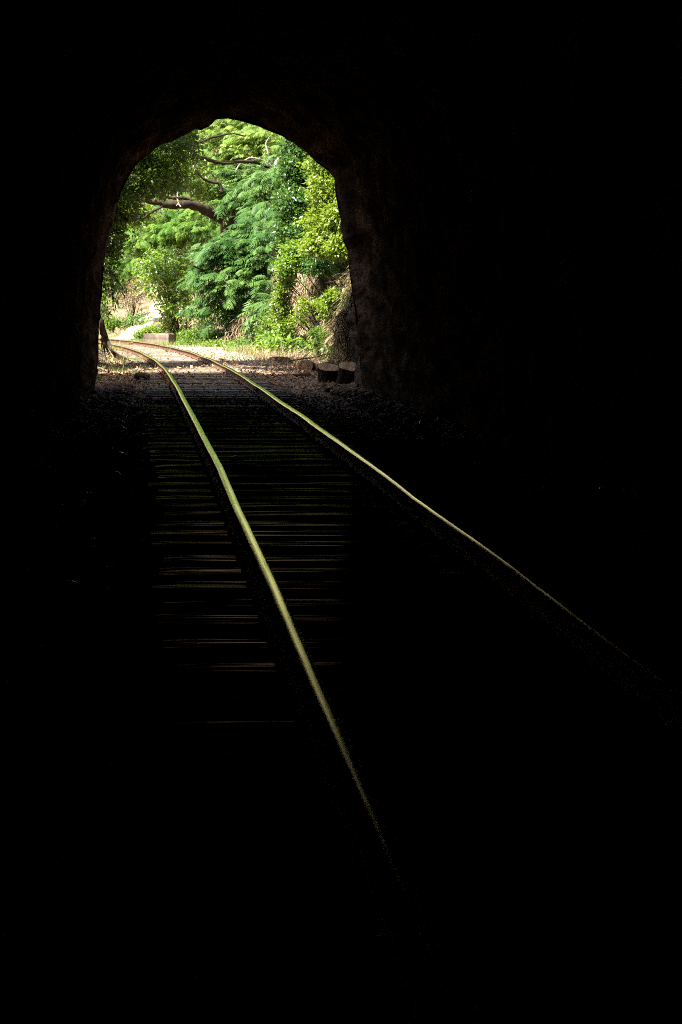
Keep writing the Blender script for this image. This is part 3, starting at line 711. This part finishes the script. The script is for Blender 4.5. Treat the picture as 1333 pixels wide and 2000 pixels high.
lab = ['dark green low plant right behind the concrete block', 'bright green low plant just right of the concrete block', 'ferny clump under the left end of the drooping fronds', 'green clump in the middle of the slope foot',
       'pale grey-green bush beside the rail bend under the fronds', 'yellow-green clump below the small right-hand frond spray', 'tall yellowish clump where the bank turns steep', 'leafy clump at the start of the rooty bank',
       'dark plant in the shade under the feathery tree', 'light plant at the left of the concrete block', 'green plant on the near side of the pale path', 'sprawling green plant beyond the pale path', 'tuft of leaves at the far left beyond the rails', 'low green mat of leaves between the rail and the fronds, nearest the block', 'low green mat of leaves under the middle of the fronds', 'low green mat of leaves where dry stems begin', 'green sprig clump amid the dry stems left of the short sawn log']
spec = [(345, 640, 45.2, 34, 22), (362, 662, 43.4, 26, 16), (392, 655, 42.6, 26, 20), (425, 662, 41.8, 26, 16), (478, 640, 41.2, 20, 20), (500, 655, 40, 26, 18), (530, 640, 38.6, 28, 26), (556, 640, 37, 24, 34),
        (455, 630, 42.4, 40, 26), (300, 646, 46.2, 24, 10), (285, 655, 46.6, 22, 8), (262, 630, 53.5, 30, 16), (220, 632, 52, 18, 12), (375, 672, 41.6, 28, 8), (425, 676, 40.4, 28, 9), (475, 676, 39.2, 28, 11), (520, 680, 36.4, 22, 10)]
mats = ['leafG', 'leafH', 'leafH', 'leafG', 'leafD', 'leafH', 'leafH', 'leafG', 'leafD', 'leafG', 'leafH', 'leafB', 'leafH', 'leafH', 'leafG', 'leafH', 'leafG']
for (x, y, Y, rx, rz), l_, m_ in zip(spec, lab, mats):
    shrub('low_plant', l_, [(x, y, Y, rx, rz, .35)], 190, 9, .075, .06, m_, LEAF if m_ != 'leafD' else LONG, GU, 5, 'plant')

# broad-leaved shrub: the leaves that show are parts
t = empty('broad_leaved_shrub', Vector((.95, 45.2, H(.95, 45.2))), label='broad-leaved shrub with pale lobed leaves above the concrete block', cat='shrub')
b0 = t.location
blg = [(330, 510, 45.2, 46, 30, .5), (310, 550, 45, 40, 34, .5), (345, 555, 45, 40, 40, .5), (365, 600, 44.6, 28, 30, .4), (330, 600, 44.9, 26, 22, .4), (290, 520, 45.6, 30, 24, .4)]
pp, _ = crown_points(blg, 16, .3, 0)
woody([branch([b0 + Vector((random.uniform(-.3, .3), 0, -.1)), b0.lerp(Vector(q), .5) + Vector((random.uniform(-.1, .1), 0, .1)), Vector(q)], .02, .007, n=5, steps=4) for q in pp], 'stem', M['bark'], t)
lm = []
for k in range(4):
    me = bpy.data.meshes.new('leaf'); v, f = LOBED; v = v * np.array([1, 1 - .08 * k, 1 + .5 * k]); me.from_pydata(v.tolist(), [], f.tolist()); me.materials.append(M['leafG'])
    a = me.attributes.new('tint', 'FLOAT', 'FACE'); a.data.foreach_set('value', np.full(len(f), k * .16, dtype=np.float32)); me.update(); lm.append(me)
n = 290; p, d = crown_points(blg, n, .75, .8); R = frames(n, d * [.6, .6, .3] + rand_dirs(n) * .5 + [-.2, -.4, -.35], rng.normal(0, .4, n))
for k in range(n):
    o = bpy.data.objects.new('leaf', lm[k % 4]); link(o, t)
    o.matrix_basis = Matrix([list(R[k][a]) + [p[k][a] - b0[a]] for a in range(3)] + [[0, 0, 0, 1]]) @ Matrix.Scale(random.uniform(.13, .25), 4)
V, F, T = leafy(blg, 420, 9, .11, .09, LEAF, .2, .2, .1)
tag(mesh('inner_leaves', V, F, M['leafG'], t, tint=T), kind='stuff')

# brown dry bush and pale boulder at far left
shrub('dry_bush', 'dry brown twiggy bush on the slope at the far left', [(270, 565, 57, 26, 22, .4), (250, 585, 56.5, 24, 16, .4)], 200, 8, .1, .08, 'dry', LONG, None, 12)

# far wood reads as one mass
bl = [(x, y, Y, 70, 60, 2.2) for x, y, Y in [(230, 520, 66), (230, 440, 67), (240, 360, 68), (290, 300, 69), (320, 480, 66), (330, 400, 67), (380, 300, 69), (400, 380, 68), (430, 460, 66), (420, 240, 70), (470, 330, 69), (500, 240, 70), (520, 420, 66), (550, 340, 68), (560, 260, 69), (600, 300, 68), (600, 420, 66), (380, 540, 64), (480, 540, 64), (620, 360, 68), (340, 250, 70)]]
V, F, T = leafy(bl, 5200, 10, .16, .17, LEAF, .2, .1, .2)
tag(mesh('far_wood', V, F, M['leafB'], None, tint=T), kind='stuff')

# ---------------------------------------------------------------- roots over the right bank and on the left bank
parts = []
for i in range(1500):
    y = random.uniform(24.5, 37.5) if i % 3 else random.uniform(31, 40); zt = random.uniform(.8, 2.5); zb = random.uniform(-.02, zt * .7); pts = []; yy = y
    for k in range(6):
        z_ = zt + (zb - zt) * k / 5; yy += random.gauss(0, .06)
        a_ = bank_pt(yy, z_); pts.append((a_[0] - random.uniform(.0, .16), yy, a_[2]))
    r_ = random.choice([.005, .006, .007, .009, .015]); parts.append(branch(pts, r_, r_ * .6, n=3 if r_ < .01 else 5, steps=2, wob=0, jit=.09))
v, f, _ = join(parts); tag(mesh('hanging_roots', v, f, M['root'], smooth=True), kind='stuff')
parts = []
for i in range(90):
    y = random.uniform(26, 37); x0 = float(np.interp(y, [21, 25, 30, 34, 35.7, 37], [-.66, -.8, -.92, -.98, -1.15, -2.2]))
    pts = [(x0 - 1.0 * (1 - k / 5) + .06 * k / 5 + .1, y + random.gauss(0, .1) * k, 0) for k in range(6)]
    pts = [(a, b, H(a, b) + random.uniform(.0, .1)) for a, b, c in pts]
    r_ = random.choice([.005, .008, .012, .02]); parts.append(branch(pts, r_, r_ * .5, n=5, steps=3, wob=0, jit=.04))
v, f, _ = join(parts); tag(mesh('bank_roots', v, f, M['root'], smooth=True), kind='stuff')

# dead stems, litter and small leaves clinging to the bank
def on_bank(n, y0, y1):
    out = []
    for _ in range(n):
        y_ = random.uniform(y0, y1); z_ = random.uniform(0, 2.5); a_ = bank_pt(y_, z_); out.append((a_[0] - random.uniform(.0, .18), y_, a_[2]))
    return np.array(out)
STEM = (np.array([(0, -.03, 0), (0, .03, 0), (.5, .03, .08), (.5, -.03, .08), (1, 0, -.05)]), np.array([(0, 1, 2), (0, 2, 3), (3, 2, 4)]))
xs_ = rng.uniform(2.6, 7, 12000); ys_ = rng.uniform(31, 43.5, 12000)
p = np.concatenate([on_bank(11000, 25, 41), np.stack([xs_, ys_, height(xs_, ys_) + .08], 1)]); n = len(p)
V, F = scatter(*STEM, p, frames(n, rand_dirs(n) * [.7, .9, .7] + [-.25, 0, -.55]), np.stack([rng.uniform(.12, .5, n), np.full(n, .17), np.full(n, .5)], 1))
tag(mesh('dead_stems', V, F, M['dry'], None, tint=np.repeat(rng.random(n), 3)), kind='stuff')
p = np.concatenate([on_bank(2000, 25, 31), on_bank(3000, 31, 39)]); k_ = np.array([mnoise.noise(Vector((a[1] * 1.3, a[2] * 1.8, 8))) for a in p]) > -.02; p = p[k_]; n = len(p)
V, F = scatter(*LEAF, p + rng.normal(0, .05, (n, 3)), frames(n, rand_dirs(n) + [-.5, -.2, -.2]), rng.uniform(.05, .11, n))
tag(mesh('bank_creeper', V, F, M['leafE'], None, tint=np.repeat(rng.random(n), 2)), kind='stuff')

t = empty('exposed_roots', P(198, 690, 32), label='dark exposed roots spreading from the left bank onto the ground by the tunnel mouth', cat='roots')
for i in range(22):
    u = i / 21; x1 = 200 + 62 * u + random.uniform(-6, 6); y1 = 684 + 22 * u; Yb = 33.2 - 2.2 * u
    pts = [P(190 + 6 * u, 560 + 40 * random.random(), 31.6), P(195 + 7 * u, 625, 31.6), P(198 + 14 * u, 652 + 14 * u, 31.8), P(200 + .45 * (x1 - 200), 672 + 18 * u, Yb)]
    e_ = P(x1, y1, Yb); pts.append(Vector((e_.x, e_.y, H(e_.x, e_.y) + .005)))
    v, f = branch(pts, .035, .008, n=5, steps=4, jit=.04); mesh('root', v, f, M['bark'], t, smooth=True)

# ---------------------------------------------------------------- concrete block
cbm = bmesh.new(); bmesh.ops.create_cube(cbm, size=1)
for v_ in cbm.verts: v_.co = Vector((v_.co.x * .84, v_.co.y * .42, v_.co.z * .32))
bmesh.ops.bevel(cbm, geom=cbm.edges[:], offset=.018, segments=2, affect='EDGES')
bmesh.ops.subdivide_edges(cbm, edges=cbm.edges[:], cuts=3, use_grid_fill=True)
for v_ in cbm.verts: v_.co += Vector((nz(v_.co.x * 5, v_.co.z * 5, 1), nz(v_.co.y * 5, v_.co.z * 5, 2), nz(v_.co.x * 5, v_.co.y * 5, 3))) * .035
me = bpy.data.meshes.new('concrete_block'); cbm.to_mesh(me); cbm.free(); me.materials.append(M['conc'])
o = link(bpy.data.objects.new('concrete_block', me)); o.location = (.42, 42.6, .145); o.rotation_euler = (0, .01, math.radians(-33))
tag(o, 'stained concrete block lying beside the outer rail at the bend', 'concrete block')

# ---------------------------------------------------------------- logs and stumps
def log(name, c, axis_, length, r, label, mat='bark', parent=None, seed=0, flat=1.0, group=None):
    a = Vector(axis_).normalized(); b = a.cross(Vector((0, 0, 1)))
    b = b.normalized() if b.length > .1 else Vector((1, 0, 0)); u = b.cross(a) * -1
    n = 22; m = 9; V = []; F = []; mi = []
    for i in range(m):
        t_ = (i / (m - 1) - .5) * length
        for k in range(n):
            th = 2 * math.pi * k / n
            rr = r * (1 + .22 * mnoise.noise(Vector((math.cos(th) * 1.3, math.sin(th) * 1.3, t_ * 2 + seed))) + .05 * mnoise.noise(Vector((math.cos(th) * 6, math.sin(th) * 6, t_ * 9 + seed))))
            V.append(tuple(c + a * t_ + (b * math.cos(th) + u * math.sin(th) * flat) * rr))
    for i in range(m - 1):
        for k in range(n):
            q = (k + 1) % n; F.append((i * n + k, i * n + q, (i + 1) * n + q, (i + 1) * n + k)); mi.append(0)
    t = empty(name, Vector(c), label=label, cat='log' if 'stump' not in name else 'stump', group=group)
    mesh('bark', V, F, M[mat], t, smooth=True)
    for e, i in ((-1, 0), (1, m - 1)):                       # cut faces with concentric unevenness
        cc = c + a * (i / (m - 1) - .5) * length; V2 = []; F2 = []
        rs = [1, .8, .55, .3]
        for ri, q_ in enumerate(rs):
            for k in range(n):
                v_ = Vector(V[i * n + k]); w_ = cc + (v_ - cc) * q_ + a * e * (.0 if ri == 0 else .012 + .01 * nz(k * .5, ri * .8, seed)); V2.append(tuple(w_))
        V2.append(tuple(cc + a * e * .006))
        for ri in range(3):
            for k in range(n): F2.append((ri * n + k, ri * n + (k + 1) % n, (ri + 1) * n + (k + 1) % n, (ri + 1) * n + k))
        F2 = F2 + [(3 * n + k, 3 * n + (k + 1) % n, 4 * n) for k in range(n)]
        mesh('cut_face', V2, F2, M['cut'], t)
    return t
GL = 'cut logs lying on the right of the track'
log('tree_stump', P(642, 735, 23.6), (.05, -.34, 1), .3, .172, 'left dark upright log round with pale sawn top by the right wall', 'darklog', seed=1, group=GL)
log('tree_stump', P(681, 734, 23.3), (.08, -.36, 1), .31, .178, 'right dark upright log round with pale sawn top, touching the tunnel mouth wall', 'darklog', seed=2, group=GL)
log('cut_log', P(546, 710, 30.2), (-.75, -.6, .05), .42, .125, 'short log with its round sawn end facing the track', 'bark', seed=3, group=GL)
log('cut_log', P(606, 722, 27.2), (-.4, -.75, .3), .4, .14, 'tilted log with pale cut face leaning behind the two upright rounds', 'bark', seed=4, group=GL)
log('cut_log', P(588, 738, 25.2), (1, .2, 0), .32, .09, 'small mossy dark log lying nearest the right rail', 'darklog', seed=5, group=GL, flat=.8)
log('cut_log', P(652, 712, 26.5), (1, .3, .12), .62, .055, 'long thin dark branch log lying behind the upright rounds', 'darklog', seed=8, group=GL)
GR = 'rotten timbers on the left of the track'
log('rotten_timber', P(232, 757, 22.0), (1, .12, -.02), .42, .075, 'longer reddish rotten timber lying against the left tunnel wall', 'redlog', seed=6, flat=.7, group=GR)
log('rotten_timber', P(268, 768, 21.0), (1, -.12, 0), .26, .07, 'short reddish rotten timber lying nearer the left rail', 'redlog', seed=7, flat=.75, group=GR)
log('rotten_timber', P(278, 735, 23.6), (.8, -.5, 0), .2, .07, 'lumpy dark timber chunk half buried left of the track', 'darklog', seed=9, flat=.75, group=GR)

# fallen branches at the foot of the right bank
for lbl, pts, r0, r1, mm in (('long pale stick leaning on the foot of the right bank', [P(590, 700, 31.2), P(607, 684, 31.3), P(622, 660, 31.4), P(636, 643, 31.6)], .016, .011, 'paleb'),
                            ('thin pale stick crossing beside the leaning one', [P(566, 698, 32), P(592, 682, 32), P(616, 664, 32)], .009, .005, 'paleb'),
                            ('dark crooked branch lying over the leaf litter', [P(567, 705, 30.5), P(590, 700, 30.2), P(620, 696, 29), P(650, 690, 28.2)], .016, .01, 'darklog'),
                            ('thin stick standing in the dry grass', [P(553, 690, 33), P(551, 672, 33), P(548, 662, 33)], .01, .006, 'paleb'),
                            ('short upright twig nearest the rail bend', [P(518, 700, 33.5), P(517, 690, 33.5)], .012, .009, 'paleb'),
                            ('curved pale twig in the shade before the upright rounds', [P(636, 762, 21.2), P(642, 776, 20.4), P(662, 782, 20.1), P(672, 780, 20.0)], .007, .004, 'paleb'),
                            ('curved tan root sweeping over the ground on the left', [P(222, 690, 33.6), P(240, 700, 32.3), P(270, 705, 31), P(300, 707, 30.6)], .014, .008, 'paleb'),
                            ('forked grey twig lying in the tunnel left of the sleepers', [P(205, 800, 17.5), P(216, 808, 16.9), P(226, 820, 16.1)], .009, .006, 'palestone'),
                            ('bent grey twig by the left tunnel wall', [P(232, 818, 16.2), P(242, 825, 15.8), P(255, 828, 15.6)], .01, .007, 'palestone')):
    v, f = branch(pts, r0, r1, n=6, jit=.02)
    v[:, 2] = np.maximum(v[:, 2], .01 + height(v[:, 0], v[:, 1]) * (v[:, 0] < 3.0))
    tag(mesh('fallen_branch', v, f, M[mm], smooth=True), lbl, 'branch', 'fallen sticks beside the track')

# ---------------------------------------------------------------- loose stones and leaves that catch light inside the tunnel
def rock_mesh(seed, r):
    bm = bmesh.new(); bmesh.ops.create_icosphere(bm, subdivisions=2, radius=r)
    for v_ in bm.verts:
        k = 1 + .45 * mnoise.noise(v_.co.normalized() * 1.6 + Vector((seed * 3.1, 0, 0))); v_.co *= k; v_.co.z *= .6
    me = bpy.data.meshes.new('stone'); bm.to_mesh(me); bm.free(); me.materials.append(M['palestone']); return me
RK = [rock_mesh(i, .05) for i in range(5)]
sp = [(786, 819, .9, 'pale stone nearest the foot of the right tunnel wall'), (792, 824, .6, 'small pale stone beside the one at the foot of the right wall'), (829, 826, 1.1, 'largest pale stone by the right tunnel wall, greenish'),
      (833, 832, .9, 'pale stone just in front of the largest one by the right wall'), (812, 834, .5, 'tiny pale stone left of the largest one by the right wall'), (874, 846, .6, 'pale stone at the right end of the row by the right wall'),
      (862, 855, .6, 'low pale stone below the right end of the row'), (857, 839, .4, 'tiny pale stone between the largest and the end one by the right wall'), (238, 838, 1.0, 'flat pale stone left of the sleeper ends'), (206, 848, .5, 'small stone close to the left tunnel wall'),
      (237, 884, .6, 'pale chip left of the dark sleepers'), (218, 874, .35, 'tiny chip just behind the pale chip'), (230, 922, .5, 'lone pale stone left of the track in the dark'), (172, 962, .6, 'upper stone of the pair in the dark at the left'),
      (168, 980, .7, 'lower stone of the pair in the dark at the left'), (185, 1054, .7, 'curved stone deep in the dark at the left'), (140, 1138, .6, 'nearest pale stone at the far left of the dark'), (115, 1028, .4, 'faint stone by the left wall in the dark'),
      (462, 900, .9, 'dark-green stone between the rails, beside pale specks'), (1180, 948, .5, 'lone faint stone far right in the dark')]
for i, (x, y, sc_, l_) in enumerate(sp):
    Y = 3000 * (CAM_H - .02) / (y - 583); p_ = P(x, y, Y)
    o = link(bpy.data.objects.new('stone', RK[i % 5])); o.location = (p_.x, p_.y, max(.0, .012 * sc_) + (.02 if i == 18 else 0)); o.scale = [sc_ * 1.15] * 3; o.rotation_euler.z = i * 1.7
    tag(o, l_, 'stone', 'pale stones scattered inside the tunnel')
for x, y, l_ in ((541, 957, 'curled pale green leaf lying between the rails'), (236, 836, 'pale fallen leaf resting by the flat stone left of the sleepers'), (468, 905, 'small pale leaf beside the dark-green stone between the rails')):
    Y = 3000 * (CAM_H - .05) / (y - 583); p_ = P(x, y, Y); n = 9; V = []; F = []
    for k in range(n):
        u = k / (n - 1); wv = .028 * math.sin(math.pi * u) ** .7
        V += [(p_.x + (u - .5) * .1, p_.y - wv, .05 + .022 * math.sin(math.pi * u) + .008), (p_.x + (u - .5) * .1, p_.y, .045 + .026 * math.sin(math.pi * u)), (p_.x + (u - .5) * .1, p_.y + wv, .05 + .022 * math.sin(math.pi * u) + .01)]
    for k in range(n - 1):
        for q in (0, 1): F.append((k * 3 + q, k * 3 + q + 1, (k + 1) * 3 + q + 1, (k + 1) * 3 + q))
    o = mesh('fallen_leaf', V, F, M['palestone'] if False else M['leafG'], smooth=True, tint=np.full(len(F), .9)); tag(o, l_, 'leaf', 'pale leaves fallen inside the tunnel')

# ---------------------------------------------------------------- ground cover
def field(n, x0, x1, y0, y1, off=.01):
    x = rng.uniform(x0, x1, n); y = rng.uniform(y0, y1, n)
    return np.stack([x, y, height(x, y) + off], 1)
def patchy(p, f, thr): 
    k = np.array([mnoise.noise(Vector((a[0] * f, a[1] * f * .6, 3.3))) for a in p]) > thr; return p[k]
# leaf litter, outside and drifting into the mouth
p = np.concatenate([field(20000, -1.1, 4.2, 19.5, 36), field(10000, -1, 3.2, 14, 20), field(6000, 1.0, 5.0, 24, 38), field(5000, -1.5, .8, 21, 38)])
ot = on_track(p[:, 0], p[:, 1]); keep = (rng.random(len(p)) < np.where(ot < .9, np.clip((30 - p[:, 1]) / 5, .04, .24), 1)); p = p[keep]
p[:, 2] += np.where(on_track(p[:, 0], p[:, 1]) < .95, .03 + .035 * rng.random(len(p)), .0); n = len(p)
d = rand_dirs(n) * [1, 1, .35]; V, F = scatter(*LEAF, p + [0, 0, .01], frames(n, d, rng.normal(0, .5, n)), rng.uniform(.02, .075, n))
tag(mesh('leaf_litter', V, F, M['litter'], None, tint=np.repeat(rng.random(n) ** 2, 2)), kind='stuff')
# gravel
ico = bmesh.new(); bmesh.ops.create_icosphere(ico, subdivisions=1, radius=1)
iv = np.array([tuple(v_.co) for v_ in ico.verts]); fi = np.array([[v_.index for v_ in f_.verts] for f_ in ico.faces]); ico.free()
iv = iv * (1 + .25 * np.sin(iv[:, [1]] * 9 + iv[:, [0]] * 5)); iv[:, 2] *= .65
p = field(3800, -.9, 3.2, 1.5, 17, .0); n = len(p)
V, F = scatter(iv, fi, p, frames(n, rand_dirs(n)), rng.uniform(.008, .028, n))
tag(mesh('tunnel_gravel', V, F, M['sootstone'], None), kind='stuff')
p = np.concatenate([field(16000, -2.5, 3.4, 27, 47, .0), field(9000, -.3, 2.4, 27, 42, .02)]); n = len(p)
V, F = scatter(iv, fi, p, frames(n, rand_dirs(n)), rng.uniform(.008, .026, n) * np.where(p[:, 1] > 30, 1.15, 1))
tag(mesh('gravel', V, F, M['stone'], None), kind='stuff')
# rubble at the foot of the tunnel walls
q_ = []
for side_x in (2.78, -.5):
    n = 420; yy = rng.uniform(14.5, 22.5, n); xx = side_x + rng.normal(0, .14, n); q_.append(np.stack([xx, yy, height(xx, yy) * 0 + .01], 1))
p = np.concatenate(q_); n = len(p)
V, F = scatter(iv, fi, p, frames(n, rand_dirs(n)), rng.uniform(.015, .07, n))
tag(mesh('rubble', V, F, M['cliff'], None), kind='stuff')
# grass and dry stalks
blade = (np.array([(0, -.03, 0), (0, .03, 0), (.55, .02, .04), (.55, -.02, .04), (1, 0, -.1)]), np.array([(0, 1, 2), (0, 2, 3), (3, 2, 4)]))
p = patchy(np.concatenate([field(9000, -1.2, 2.6, 36, 46), field(7000, 1.6, 4.4, 31, 41.5), field(5000, -2.5, 2, 45.5, 62), field(1800, -.9, .4, 22, 34)]), .8, -.05)
# keep most of the grass off the near part of the track bed
p = p[(on_track(p[:, 0], p[:, 1]) > .45) | (rng.random(len(p)) < .3)]; n = len(p)
d = rand_dirs(n) * [.7, .7, 0] + [0, 0, 1.0]; V, F = scatter(*blade, p, frames(n, d), rng.uniform(.06, .2, n))
tag(mesh('grass', V, F, M['grass'], None, tint=np.repeat(np.clip(rng.normal(.25, .28, n), 0, 1), 3)), kind='stuff')
p = np.concatenate([field(3800, 2.2, 4.6, 29, 37.5), field(1500, -3, 0, 50, 62), field(300, 1.6, 3.4, 36, 41)]); n = len(p)
d = rand_dirs(n) * [1, 1, .3] + [0, 0, .35]; V, F = scatter(*blade, p, frames(n, d), np.stack([rng.uniform(.12, .4, n), np.full(n, .16), np.full(n, .3)], 1))
tag(mesh('dry_stalks', V, F, M['dry'], None, tint=np.repeat(rng.random(n), 3)), kind='stuff')
# tangle of small leaves creeping up the far slope
p = patchy(np.concatenate([field(16000, -7, 9, 47, 66, .1), field(8000, 3.4, 8, 26, 46, .1), field(9000, 2.8, 6, 34, 44, .1)]), .9, -.1)
p = p[(p[:, 0] > 1.6) | (p[:, 0] < -3) | (p[:, 1] > 60) | (rng.random(len(p)) < .12)]; n = len(p)
p[:, 2] += rng.random(n) * .3
V, F = scatter(*LEAF, p, frames(n, rand_dirs(n) + [0, -.3, .2]), rng.uniform(.08, .2, n))
tag(mesh('ground_cover', V, F, M['leafH'], None, tint=np.repeat(rng.random(n), 2)), kind='stuff')
